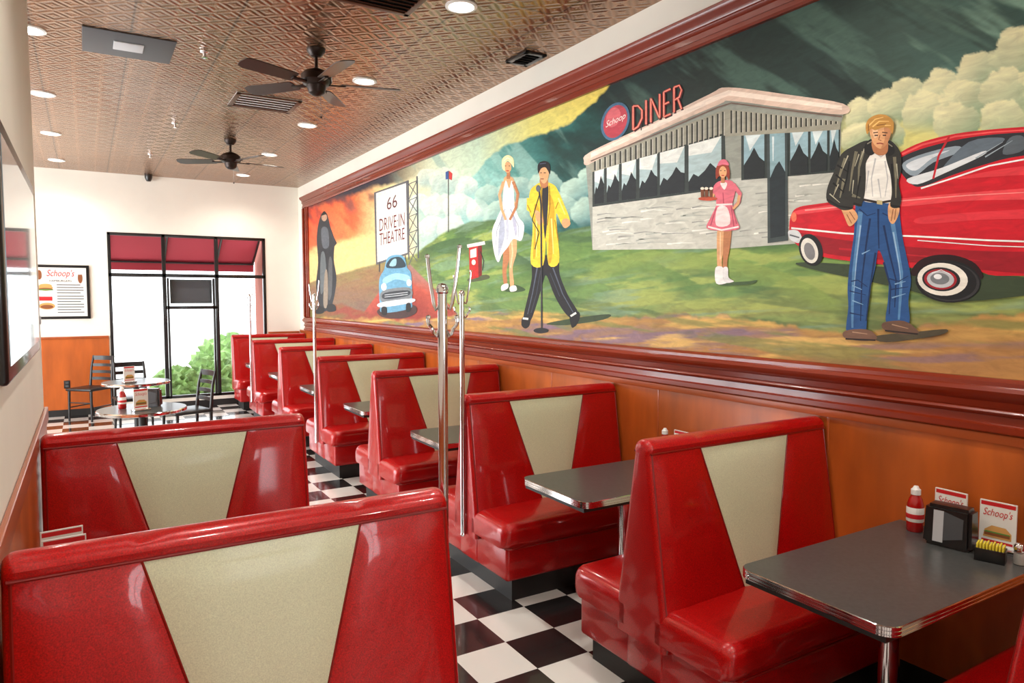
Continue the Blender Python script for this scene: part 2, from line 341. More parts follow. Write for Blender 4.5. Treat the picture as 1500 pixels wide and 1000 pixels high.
class Art:   # thin stacked paint layers on the wall panel
    def __init__(s,base=.0003,step=.00012): s.v=[];s.f=[];s.c=[];s.o=base;s.st=step
    def raw(s,pts,faces,c):
        o=len(s.v); s.o+=s.st; x=XM-s.o
        for u,v in pts:
            y,z=rect(u,v); s.v.append((x,y,min(max(z,ZM0+.001),ZM1-.001)))
        for f in faces: s.f.append([i+o for i in f]); s.c.append(lin(c))
    def p(s,pts,c,sm=True,n=4):
        if sm: pts=cat(pts,n)
        tri=tessellate_polygon([[Vector((a,b_,0)) for a,b_ in pts]])
        s.raw(pts,tri,c)
    def e(s,cx,cy_,rx,ry,c,rot=0,n=28):
        cr_,sr=math.cos(rot),math.sin(rot)
        s.p([(cx+rx*math.cos(t)*cr_-ry*math.sin(t)*sr,cy_+rx*math.cos(t)*sr+ry*math.sin(t)*cr_) for t in [2*math.pi*i/n for i in range(n)]],c,False)
    def lines(s,pl,w,c,w2=None):
        P=[];Fc=[]
        w2=w if w2 is None else w2
        for pts in pl:
            o=len(P); n=len(pts); L_=[];R_=[]
            for i,p in enumerate(pts):
                a=pts[max(i-1,0)];b_=pts[min(i+1,n-1)];dx,dy=b_[0]-a[0],b_[1]-a[1];l=math.hypot(dx,dy) or 1
                ww=(w+(w2-w)*i/(n-1))/2
                L_.append((p[0]-dy/l*ww,p[1]+dx/l*ww));R_.append((p[0]+dy/l*ww,p[1]-dx/l*ww))
            P+=L_+R_; Fc+=[[o+i,o+i+1,o+n+i+1,o+n+i] for i in range(n-1)]
        s.raw(P,Fc,c)
    def line(s,pts,w,c,w2=None): s.lines([pts],w,c,w2)
    def text(s,t,quad,c,shear=0):
        vs,fs=text2d(t,shear); bl,br,tr,tl=quad
        s.raw([tuple((1-x)*(1-y)*bl[d]+x*(1-y)*br[d]+x*y*tr[d]+(1-x)*y*tl[d] for d in (0,1)) for x,y in vs],fs,c)
    def obj(s,name):
        me=bpy.data.meshes.new(name); me.from_pydata(s.v,[],s.f); me.update()
        ca=me.color_attributes.new('Col','FLOAT_COLOR','CORNER'); d=[]
        for p,c in zip(me.polygons,s.c): d+= [c[0],c[1],c[2],1.]*p.loop_total
        ca.data.foreach_set('color',d); me.materials.append(PAINT); return place(me,name,parent=mural)
SK=(226,170,120); SKD=(188,124,82); SKH=(244,202,158)
# --- diner building
a=Art(.0003,.00007)
a.p([(858,238),(866,228),(1062,140),(1238,156),(1232,182),(1230,352),(1066,364),(868,366)],(150,154,144),False)
a.p([(868,300),(1066,270),(1066,364),(868,366)],(202,202,190),False); a.p([(1066,262),(1230,250),(1228,352),(1066,364)],(192,194,184),False)
rr=random.Random(8); L1=[];L2=[];L3=[]
for i in range(46):
    x=rr.uniform(872,1040); t=rr.random(); y=308+ t*52-(x-870)*(1-t)*.12; w_=rr.uniform(12,50); x2=min(x+w_,1064); (L1,L2,L3)[i%3].append([(x,y),((x+x2)/2,y-1-rr.random()*2),(x2,y-1.5)])
for i in range(40):
    x=rr.uniform(1068,1200); t=rr.random(); y=272+t*82-(x-1066)*.07; x2=min(x+rr.uniform(10,40),1228); (L1,L2,L3)[i%3].append([(x,y),((x+x2)/2,y-1.5),(x2,y-2)])
a.lines(L1,2.4,(232,232,222),.6); a.lines(L2,1.8,(150,152,146),.5); a.lines(L3,2.2,(176,180,170),.6)
a.p([(868,246),(1062,194),(1064,276),(868,303)],(54,62,60),False); a.p([(1086,190),(1231,178),(1230,252),(1086,264)],(54,62,60),False)
tl=lambda x:248+(x-870)*(197-248)/188; bl=lambda x:301-(x-870)*(25/188)
for x0_,x1_ in [(871,885),(889,907),(911,932),(937,963),(967,1003),(1009,1057)]:
    hx=x1_-x0_
    a.p([(x0_,tl(x0_)+2),(x1_,tl(x1_)+2),(x1_,bl(x1_)-2),(x0_,bl(x0_)-2)],(176,198,200),False)
    a.p([(x0_,tl(x0_)+2),(x1_,tl(x1_)+2),(x1_-hx*.3,tl(x1_)+26),(x0_,tl(x0_)+18)],(232,236,230),False)
    a.p([(x0_,bl(x0_)-16),(x0_+hx*.15,bl(x0_)-28),(x0_+hx*.3,bl(x0_)-24),(x0_+hx*.5,bl(x0_)-33),(x0_+hx*.66,bl(x0_)-44),(x0_+hx*.85,bl(x0_)-36),(x1_,bl(x1_)-30),(x1_,bl(x1_)-2),(x0_,bl(x0_)-2)],(34,40,44),False)
for x0_,x1_,t0,t1,b0,b1 in [(1090,1120,191,189,262,260),(1158,1184,184,182,256,254),(1188,1212,182,180,253,250),(1216,1229,180,179,249,247)]:
    hx=x1_-x0_
    a.p([(x0_,t0),(x1_,t1),(x1_,b1),(x0_,b0)],(150,182,192),False); a.p([(x0_,t0),(x1_,t1),(x0_+hx*.3,t0+30)],(214,226,226),False); a.p([(x0_,b0-20),(x0_+hx*.3,b0-34),(x0_+hx*.5,b0-46),(x0_+hx*.75,b0-32),(x1_,b1-24),(x1_,b1),(x0_,b0)],(34,40,42),False)
a.p([(1124,188),(1154,185),(1155,352),(1125,356)],(64,74,74),False); a.p([(1128,192),(1150,189),(1151,300),(1129,304)],(140,172,180),False); a.p([(1128,262),(1136,244),(1142,236),(1151,252),(1151,345),(1129,349)],(36,46,50),False); a.line([(1133,200),(1133,236)],3,(214,226,226),1)
a.p([(858,238),(1064,160),(1232,178),(1231,190),(1064,200),(1058,196),(868,252)],(158,156,140),False)
ls=[]
for i in range(26):
    x=872+i*7.5; ls.append([(x,238-(x-866)*(76/198)),(x,tl(x)+2)])
for i in range(22):
    x=1072+i*7.3; ls.append([(x,161+(x-1064)*.105),(x,196-(x-1064)*.09)])
a.lines(ls,2.8,(66,66,60)); a.lines([[(x+1.9,y) ,(x2+1.9,y2)] for (x,y),(x2,y2) in ls],1.,(206,204,190))
a.p([(856,236),(866,222),(960,178),(1040,138),(1068,128),(1150,138),(1236,152),(1235,168),(1150,158),(1072,148),(1052,154),(960,194),(880,232),(860,242)],(222,196,178),True)
a.p([(866,224),(1042,142),(1068,132),(1234,155),(1234,161),(1068,140),(1044,150),(866,231)],(246,228,212),False)
a.line([(866,236),(960,197),(1052,157),(1072,151),(1150,161),(1234,171)],2,(120,100,90))
a.e(902,178,20,29,(74,110,140),.35); a.e(902,178,16.5,25,(190,70,84),.35); a.e(899,172,10,15,(212,104,112),.35)
a.text('Schoop',[(888,190),(917,176),(917,164),(888,178)],(250,236,230),.3)
def nl(x0,x1,strokes):
    return [[(x0+(x1-x0)*px,(191-(x0+(x1-x0)*px-927)*.43)-(35+(x0+(x1-x0)*px-927)*.03)*py) for px,py in st] for st in strokes]
LT=nl(928,941,[[(0,0),(0,1)],[(0,1),(.55,.92),(1,.66),(1,.34),(.55,.06),(0,0)]])+nl(947,948,[[(0,0),(0,1)]])+nl(954,967,[[(0,0),(0,1)],[(0,1),(1,0)],[(1,0),(1,1)]])+nl(973,983,[[(0,0),(0,1)],[(0,1),(1,1)],[(0,.5),(.8,.5)],[(0,0),(1,0)]])+nl(988,999,[[(0,0),(0,1)],[(0,1),(.7,.98),(1,.76),(.7,.52),(0,.48)],[(.5,.48),(1,0)]])
a.lines([[(x+1.6,y+1.5) for x,y in l_] for l_ in LT],3.6,(60,24,28)); a.lines(LT,3.2,(222,72,62)); a.lines(LT,1.1,(255,184,160))
a.lines([[(940,191),(940,182)],[(985,170),(985,160)]],1.5,(60,50,50))
a.obj('diner_building_painting')
DB=a.o+.0002
# --- drive-in screen
a=Art(step=.0004)
ls=[]
for i in range(5):
    y=270+i*24; ls+= [[(598,y),(612,y-6)],[(599,y),(611,y+16)],[(611,y-6),(599,y+22)]]
a.lines(ls,1.2,(90,92,100))
a.line([(598,264),(599,380)],2,(80,84,92)); a.line([(611,258),(613,378)],2,(80,84,92))
a.p([(548,282),(598,264),(600,372),(551,388)],(96,96,100),False)
a.p([(551,283),(595,268),(597,370),(553,384)],(226,226,218),False)
a.text('66',[(567,308),(582,303),(582,284),(567,290)],(90,34,38)); a.text('DRIVE·IN',[(556,339),(593,330),(593,311),(556,321)],(110,36,38)); a.text('THEATRE',[(556,360),(593,350),(593,333),(556,342)],(110,36,38))
a.lines([[(556,384),(556,398)],[(576,380),(576,392)],[(594,374),(594,386)]],1.5,(80,80,84))
a.obj('drive_in_screen')
# --- caped rider
a=Art(step=.0003)
a.p([(466,330),(470,316),(475,311),(480,316),(484,332),(490,352),(489,380),(493,410),(487,445),(479,455),(470,452),(463,420),(466,385),(464,352)],(44,48,54))
a.e(475,318,4,6,(190,150,124)); a.p([(470,316),(475,309),(480,315),(477,314)],(30,28,30)); a.p([(471,335),(480,335),(482,360),(473,362)],(92,98,106)); a.p([(470,375),(476,372),(478,410),(470,430)],(100,108,112)); a.p([(482,380),(487,384),(486,430),(481,436)],(88,90,92)); a.line([(484,340),(492,356),(484,366)],3.5,(54,56,62))
a.p([(476,400),(480,400),(480,446),(474,446)],(150,136,120)); a.p([(464,448),(474,450),(474,458),(463,459)],(28,28,30)); a.p([(480,446),(490,446),(492,455),(480,456)],(28,28,30))
a.obj('rider_painting')
# --- blue car
a=Art(.004,.00025)
a.p([(556,452),(604,446),(610,458),(590,466),(560,464)],(70,48,46))
a.p([(563,395),(568,378),(580,373),(592,376),(597,392),(603,402),(604,440),(600,452),(562,458),(557,446),(556,410)],(104,160,190))
a.p([(567,392),(571,380),(582,376),(590,379),(594,391)],(44,62,72),True); a.p([(571,389),(575,381),(581,379),(580,389)],(150,190,200))
a.p([(562,408),(580,400),(600,404),(598,412),(580,409),(564,416)],(150,200,222)); a.p([(561,426),(600,421),(601,437),(562,443)],(120,126,130)); a.p([(564,429),(598,425),(598,433),(564,438)],(52,58,64)); a.lines([[(564,432),(598,428)],[(564,435),(598,431)]],.9,(200,206,210))
a.e(563,420,4,5.5,(238,240,236)); a.e(600,414,3.6,5,(238,240,236)); a.p([(558,443),(604,437),(604,443),(559,450)],(215,218,220)); a.p([(560,450),(567,450),(567,461),(560,460)],(30,30,32)); a.p([(596,445),(602,444),(602,455),(596,456)],(30,30,32))
a.obj('vintage_car_painting')
# --- gas pump
a=Art(step=.0002)
a.p([(686,408),(712,402),(716,408),(690,413)],(80,90,60)); a.p([(687,362),(700,358),(701,406),(688,410)],(190,36,34),False); a.p([(700,358),(706,360),(706,403),(701,406)],(120,26,28),False)
a.p([(689,366),(698,363),(698,376),(689,378)],(232,228,214),False); a.e(694,384,3,4,(230,226,214)); a.p([(684,358),(710,353),(711,358),(685,363)],(224,224,214),False); a.line([(704,368),(709,382),(707,396)],1.2,(30,30,30))
a.line([(657,250),(657,340)],1.2,(70,60,60)); a.p([(658,250),(663,254),(662,264),(658,262)],(196,60,60),False); a.p([(653,252),(657,250),(657,262),(653,263)],(60,90,150),False)
a.obj('gas_pump_painting')
# --- blonde in white dress
a=Art()
a.p([(735,420),(752,416),(770,424),(756,428),(738,426)],(60,84,50))
a.p([(735,340),(744,336),(747,372),(742,396),(743,414),(739,420),(736,398),(737,372)],SKD); a.p([(744,338),(755,336),(757,368),(751,392),(753,416),(748,422),(746,395),(746,368)],SK); a.line([(749,345),(751,370),(748,392)],2,SKH)
a.p([(735,418),(744,415),(744,422),(735,426)],(236,232,224)); a.p([(747,420),(755,418),(757,425),(748,427)],(236,232,224))
a.p([(738,262),(746,258),(753,264),(752,286),(754,300),(737,300),(739,285)],SK); a.p([(737,286),(741,264),(746,276),(750,264),(753,284),(752,306),(738,306)],(244,242,236))
a.p([(738,302),(752,300),(760,318),(768,330),(764,352),(752,350),(744,362),(736,372),(730,384),(724,370),(721,340),(728,320)],(238,238,238)); a.p([(736,312),(740,340),(734,366),(730,374),(731,340)],(176,182,200)); a.p([(750,308),(757,330),(756,346),(752,330)],(186,188,208)); a.p([(742,312),(746,335),(743,352),(741,330)],(200,204,218)); a.lines([[(740,306),(728,338),(726,366)],[(748,306),(760,332),(760,348)]],1.4,(160,166,186),.6)
a.line([(738,266),(732,285),(735,305),(741,322)],4.5,SK,3.5); a.line([(752,266),(759,284),(756,304),(747,322)],4.5,SKD,3.5)
a.line([(745,252),(745,262)],5,SKD); a.e(744,245,5.4,8,SK); a.p([(736,246),(736,233),(744,227),(752,232),(753,245),(749,240),(744,236),(740,241),(740,250)],(244,232,176)); a.lines([[(738,236),(744,231),(750,235)]],1.5,(255,250,214)); a.line([(742,250),(746,250)],1.4,(190,40,40)); a.lines([[(740,243),(742,243)],[(745.5,243),(747.5,243)]],1,(60,40,30))
a.obj('dancer_painting')
# --- singer in yellow jacket
a=Art()
a.p([(800,474),(840,466),(892,460),(884,468),(830,476)],(60,76,50)) 
a.p([(782,378),(816,376),(820,402),(832,432),(847,458),(838,466),(826,456),(812,432),(801,404),(796,412),(788,440),(777,470),(767,466),(772,440),(779,408)],(30,31,36))
a.lines([[(787,392),(780,430),(773,460)],[(810,392),(824,430),(840,458)]],2,(84,92,108),1); a.lines([[(792,396),(786,430),(778,458)],[(806,400),(820,434)]],1,(60,66,80))
a.p([(766,464),(776,466),(776,476),(770,481),(764,476)],(24,24,26)); a.p([(835,462),(846,456),(850,462),(846,474),(839,480),(836,474)],(24,24,26)); a.lines([[(766,466),(774,467)],[(836,463),(844,458)]],3,(230,230,226))
a.p([(776,282),(786,270),(798,266),(812,271),(819,282),(826,298),(834,318),(834,328),(824,330),(815,312),(817,345),(819,384),(804,388),(800,350),(796,388),(778,386),(780,345),(780,322),(776,312)],(240,208,58))
a.p([(795,272),(803,270),(803,300),(799,350),(795,310)],(40,40,46)); a.p([(804,285),(812,300),(812,330),(808,380),(803,380),(805,330)],(214,168,40)); a.p([(783,300),(790,306),(788,340),(784,375),(781,375),(783,335)],(214,168,40)); a.lines([[(818,290),(828,314)],[(808,320),(811,372)],[(786,318),(786,376)]],2.4,(252,236,130),1); a.lines([[(793,272),(794,300),(797,330)],[(805,272),(806,300),(802,330)]],1.2,(150,110,24)); a.lines([[(814,306),(818,296)],[(813,322),(818,352)]],1.4,(176,130,30))
a.line([(776,290),(775,306),(786,314)],8,(240,208,58),6); a.line([(773,300),(778,311)],1.4,(176,130,30)); a.p([(784,308),(792,312),(796,324),(791,330),(786,322)],SK); a.p([(824,322),(832,320),(836,328),(829,334),(824,330)],SK)
a.p([(791,262),(801,260),(803,272),(794,275)],SKD); a.p([(790,248),(796,243),(803,246),(804,258),(800,267),(795,268),(791,260)],SK); a.p([(789,254),(788,243),(792,237),(800,236),(806,241),(806,255),(803,250),(799,245),(793,247)],(26,24,28)); a.line([(791,240),(800,239)],1.2,(80,84,110)); a.line([(792,262),(797,262)],1.3,(120,50,40)); a.lines([[(792,253),(794,253)],[(797,253),(800,253)]],1.2,(30,20,20))
a.line([(790,278),(793,300),(794,480)],2.4,(52,52,58)); a.e(789,276,3.4,5,(96,98,104)); a.e(793,484,11,4,(34,36,40)); a.line([(791,284),(786,300),(780,322),(790,340),(784,365)],1.2,(20,20,20))
a.obj('singer_painting')
# --- waitress
a=Art(DB,.0001)
a.p([(1060,414),(1095,412),(1110,410),(1100,416),(1060,418)],(70,94,56))
a.p([(1052,334),(1061,334),(1061,362),(1058,384),(1060,402),(1053,402),(1051,375)],SK); a.p([(1062,334),(1072,332),(1070,362),(1066,384),(1067,402),(1060,402),(1060,370)],SKD); a.line([(1056,340),(1056,380)],1.8,SKH)
a.p([(1049,392),(1060,392),(1060,408),(1066,414),(1050,415)],(240,238,236)); a.p([(1060,393),(1067,392),(1068,406),(1076,412),(1062,413)],(228,226,226))
a.p([(1048,270),(1060,264),(1074,266),(1078,280),(1074,300),(1080,322),(1084,334),(1070,338),(1056,338),(1036,334),(1042,318),(1050,300),(1048,284)],(222,112,128)); a.lines([[(1050,304),(1042,330)],[(1072,302),(1076,332)],[(1074,304),(1080,328)]],1.4,(178,74,94)); a.p([(1052,304),(1066,304),(1070,328),(1050,330)],(244,222,220)); a.p([(1056,268),(1066,268),(1062,278)],(244,232,228)); a.line([(1050,300),(1074,299)],2.5,(244,226,224)); a.line([(1038,332),(1058,337),(1083,332)],2.5,(246,230,228)); a.line([(1060,282),(1061,298)],1.2,(180,70,90))
a.line([(1050,272),(1044,288),(1038,292)],6,(222,112,128),4); a.line([(1047,284),(1040,294),(1046,290)],4,SK,3.5); a.line([(1075,270),(1085,284),(1083,296),(1076,304)],6.5,(222,112,128),4); a.line([(1084,286),(1082,298),(1075,306)],4.2,SK,3.5)
a.line([(1060,256),(1060,268)],5.5,SKD); a.p([(1050,262),(1050,246),(1056,240),(1066,241),(1070,250),(1069,264),(1065,258),(1055,258)],(150,60,40)); a.e(1060,252,5.6,8.5,SK); a.p([(1052,243),(1056,235),(1064,234),(1069,242),(1060,241)],(226,116,136)); a.line([(1058,257),(1062,257)],1.4,(190,40,40)); a.lines([[(1056,250),(1058,250)],[(1062,250),(1064,250)]],1.2,(50,30,30))
a.e(1038,291,14,3,(190,80,52)) 
for x in (1030,1036,1043): a.p([(x-2.6,276),(x+2.6,276),(x+2,289),(x-2,289)],(120,66,38),False); a.e(x,276,2.8,2,(240,232,214))
a.obj('waitress_painting')
# --- red coupe
a=Art(DB,.00008)
a.p([(1180,384),(1345,394),(1560,412),(1560,424),(1400,442),(1330,424),(1190,394)],(58,72,50))
a.p([(1157,336),(1160,314),(1172,303),(1210,297),(1300,282),(1318,262),(1306,236),(1322,222),(1352,208),(1400,196),(1450,190),(1500,186),(1600,180),(1750,178),(1760,420),(1560,410),(1500,404),(1448,402),(1400,380),(1350,392),(1300,388),(1215,378),(1180,366),(1162,352)],(208,24,42))
a.lines([[(1322,226),(1352,212),(1400,200),(1450,194),(1600,184)]],3,(240,90,90),2)
a.p([(1314,240),(1330,226),(1372,212),(1430,200),(1500,194),(1620,190),(1630,216),(1500,228),(1440,242),(1392,258),(1356,272),(1336,270)],(44,48,54))
a.p([(1322,242),(1345,228),(1400,214),(1408,222),(1368,238),(1340,258)],(150,166,178)); a.p([(1328,242),(1350,231),(1392,220),(1366,232),(1342,250)],(216,224,230)); a.p([(1420,208),(1470,202),(1460,214),(1400,240),(1380,248)],(100,114,126)); a.p([(1330,262),(1380,246),(1440,222),(1440,228),(1384,254),(1345,270)],(222,228,232)); a.p([(1480,202),(1500,200),(1500,220),(1470,226)],(90,100,108)); a.lines([[(1430,232),(1470,208)],[(1444,230),(1484,206)]],2,(160,176,186),.6)
a.line([(1392,199),(1376,228),(1368,262)],3,(196,30,44)); a.line([(1350,276),(1400,260),(1450,243),(1520,230),(1640,222)],2.4,(240,240,240))
a.p([(1170,308),(1250,296),(1330,290),(1420,282),(1560,274),(1560,290),(1420,294),(1330,302),(1240,306),(1172,314)],(236,72,80)); a.lines([[(1180,308),(1300,296),(1420,286),(1560,279)]],2.2,(252,150,146),1); a.p([(1350,318),(1440,310),(1560,305),(1560,318),(1440,322),(1350,328)],(222,52,64)); a.p([(1400,262),(1480,246),(1560,240),(1560,252),(1470,258)],(228,58,68))
a.p([(1162,340),(1240,352),(1340,362),(1450,368),(1560,372),(1560,402),(1450,396),(1340,384),(1215,372),(1170,352)],(156,18,34)); a.lines([[(1230,364),(1340,374),(1440,382)]],3,(190,28,44),1)
a.line([(1160,334),(1240,342),(1340,346),(1450,352),(1640,358)],2.6,(246,246,244)); a.line([(1345,352),(1450,360),(1640,366)],1.4,(240,240,240)); a.p([(1156,338),(1170,338),(1176,350),(1170,356),(1158,350)],(216,220,222)); a.line([(1158,344),(1172,348)],2,(90,94,100)); a.e(1164,318,4,7,(244,120,90))
a.e(1189,366,17,24,(28,28,30),-.3); a.e(1187,367,12,19,(232,230,220),-.3); a.e(1187,368,7.5,13,(130,130,132),-.3)
a.p([(1338,404),(1345,384),(1368,374),(1400,374),(1430,386),(1440,408),(1400,400)],(40,14,18)); a.e(1390,412,48,31,(26,26,28),.08); a.e(1392,413,44,28,(54,54,56),.08); a.e(1390,412,42,27,(28,28,30),.08); a.e(1382,409,37,24,(236,232,220),.08); a.e(1380,409,28,17.5,(34,34,36),.08); a.e(1379,409,24,15,(160,30,40),.08); a.e(1379,409,20,12.5,(188,192,196),.08); a.e(1378,408,14,8.5,(120,124,128),.08); a.e(1375,405,6,3.8,(236,238,240),.08); a.line([(1366,400),(1380,395),(1394,402)],1.5,(240,240,240),.6)
a.obj('red_car_painting')
# --- man in leather jacket
a=Art(a.o+.0002,.00008)
a.p([(1284,492),(1340,486),(1388,482),(1376,491),(1300,501)],(80,72,54))
a.p([(1258,286),(1286,292),(1316,288),(1320,320),(1324,350),(1330,378),(1336,410),(1332,440),(1334,470),(1326,478),(1300,474),(1302,440),(1303,410),(1296,382),(1288,366),(1284,390),(1277,420),(1272,450),(1268,488),(1242,488),(1244,450),(1243,420),(1247,380),(1252,345),(1254,310)],(38,82,138))
a.lines([[(1262,310),(1258,350),(1252,400),(1250,450),(1250,480)],[(1306,310),(1313,350),(1322,400),(1320,440),(1318,468)]],7,(86,134,180),3); a.lines([[(1262,330),(1256,380),(1252,430)],[(1310,340),(1318,385),(1322,420)]],2.4,(150,186,214),.8)
a.lines([[(1276,320),(1270,360),(1264,410),(1262,470)],[(1296,330),(1304,370),(1314,410),(1312,450)],[(1288,306),(1288,330),(1289,364)],[(1284,370),(1276,420),(1270,470)],[(1296,384),(1306,420),(1304,460)]],3.2,(20,46,90),1.6)
a.lines([[(1248,412),(1258,410),(1272,420)],[(1304,408),(1318,412),(1332,404)],[(1246,426),(1270,432)],[(1306,424),(1332,420)],[(1260,306),(1272,316),(1284,312)],[(1294,312),(1306,318),(1316,308)],[(1246,458),(1266,462)]],2,(22,48,92),1); a.lines([[(1250,440),(1266,446)],[(1308,436),(1328,430)],[(1250,418),(1264,424)],[(1312,416),(1328,412)],[(1264,372),(1276,366)]],2,(128,170,206),.8)
a.p([(1240,484),(1270,482),(1284,490),(1284,497),(1262,499),(1238,494)],(120,88,70)); a.p([(1296,472),(1326,470),(1344,482),(1346,488),(1320,489),(1296,482)],(108,80,64)); a.lines([[(1240,496),(1284,498)],[(1298,484),(1346,489)]],2.2,(40,32,30)); a.lines([[(1250,486),(1272,489)],[(1308,475),(1332,481)]],1.6,(176,140,112),.8)
a.p([(1266,230),(1278,220),(1302,220),(1312,232),(1314,262),(1315,294),(1290,297),(1264,292),(1266,260)],(240,238,230)); a.lines([[(1284,232),(1278,262),(1280,288)],[(1298,236),(1302,262),(1298,288)],[(1274,250),(1270,280)],[(1288,262),(1292,290)],[(1284,224),(1292,230),(1300,224)]],2.4,(192,192,190),1); a.line([(1264,292),(1290,297),(1315,293)],3.4,(48,36,30)); a.p([(1286,293),(1294,294),(1294,300),(1286,299)],(196,180,130),False)
a.p([(1232,300),(1244,302),(1255,310),(1258,320),(1250,330),(1244,330),(1238,316)],SK); a.lines([[(1246,310),(1254,322)],[(1242,314),(1249,327)]],1.2,(150,92,60)); a.p([(1304,298),(1318,300),(1318,314),(1310,328),(1303,320)],SK); a.lines([[(1310,306),(1307,324)],[(1314,306),(1312,322)]],1.2,(150,92,60))
a.p([(1234,226),(1252,214),(1272,206),(1282,216),(1276,228),(1270,240),(1270,262),(1268,286),(1262,302),(1252,300),(1250,306),(1238,308),(1228,304),(1213,294),(1214,274),(1224,250)],(50,50,46)); a.p([(1298,212),(1306,206),(1320,222),(1322,248),(1318,268),(1322,290),(1318,304),(1306,302),(1308,282),(1306,256),(1300,234)],(46,46,42))
a.lines([[(1240,232),(1232,256),(1224,282)],[(1256,222),(1250,250),(1246,280)],[(1266,222),(1260,246),(1259,272)],[(1238,262),(1232,290)],[(1312,230),(1314,262),(1314,290)],[(1250,286),(1262,290)]],4.8,(120,116,96),1.5)
a.lines([[(1246,236),(1242,262),(1236,284)],[(1262,258),(1256,292)],[(1308,240),(1310,276)],[(1226,256),(1240,268)],[(1222,268),(1238,282)],[(1228,242),(1244,252)]],3,(22,22,22),1.4)
a.lines([[(1244,228),(1236,248)],[(1260,226),(1254,244)],[(1268,218),(1262,234)],[(1230,270),(1222,288)],[(1252,264),(1250,284)],[(1315,240),(1317,262)],[(1217,284),(1232,297)]],1.8,(186,182,158),.6); a.lines([[(1213,292),(1230,302),(1250,305)],[(1306,301),(1320,303)],[(1252,298),(1264,301)]],3,(28,26,26))
a.p([(1270,210),(1280,204),(1284,222),(1276,228),(1268,222)],(30,30,30)); a.p([(1300,206),(1310,212),(1312,224),(1302,228)],(30,30,30)); a.lines([[(1272,211),(1279,207)],[(1302,210),(1309,215)]],1.6,(130,126,110))
a.p([(1280,204),(1300,202),(1302,222),(1292,228),(1281,222)],SKD); a.p([(1276,186),(1290,180),(1305,186),(1306,199),(1300,212),(1292,218),(1284,214),(1278,203)],SK); a.p([(1297,186),(1306,188),(1306,200),(1299,213),(1292,218),(1298,204)],(202,140,96)); a.p([(1280,190),(1287,188),(1287,200),(1282,202)],SKH)
a.p([(1272,197),(1270,184),(1275,174),(1288,168),(1302,170),(1311,180),(1309,197),(1305,189),(1296,187),(1284,191),(1278,189)],(200,146,70)); a.lines([[(1275,184),(1284,175),(1296,172)],[(1280,186),(1290,178),(1304,178)],[(1298,184),(1307,184)]],2.2,(240,200,120),1); a.lines([[(1274,192),(1274,182)],[(1286,184),(1300,182)]],1.4,(140,92,40))
a.lines([[(1281,195),(1288,194)],[(1294,194),(1302,195)]],1.5,(90,56,34)); a.lines([[(1283,198.5),(1288,198.5)],[(1295,198.5),(1300,198.5)]],1.8,(60,40,34)); a.line([(1291,198),(1289,205),(1293,206)],1.4,(160,100,66)); a.line([(1286,210.5),(1291,210),(1296,211)],1.8,(156,74,58))
a.obj('man_painting')
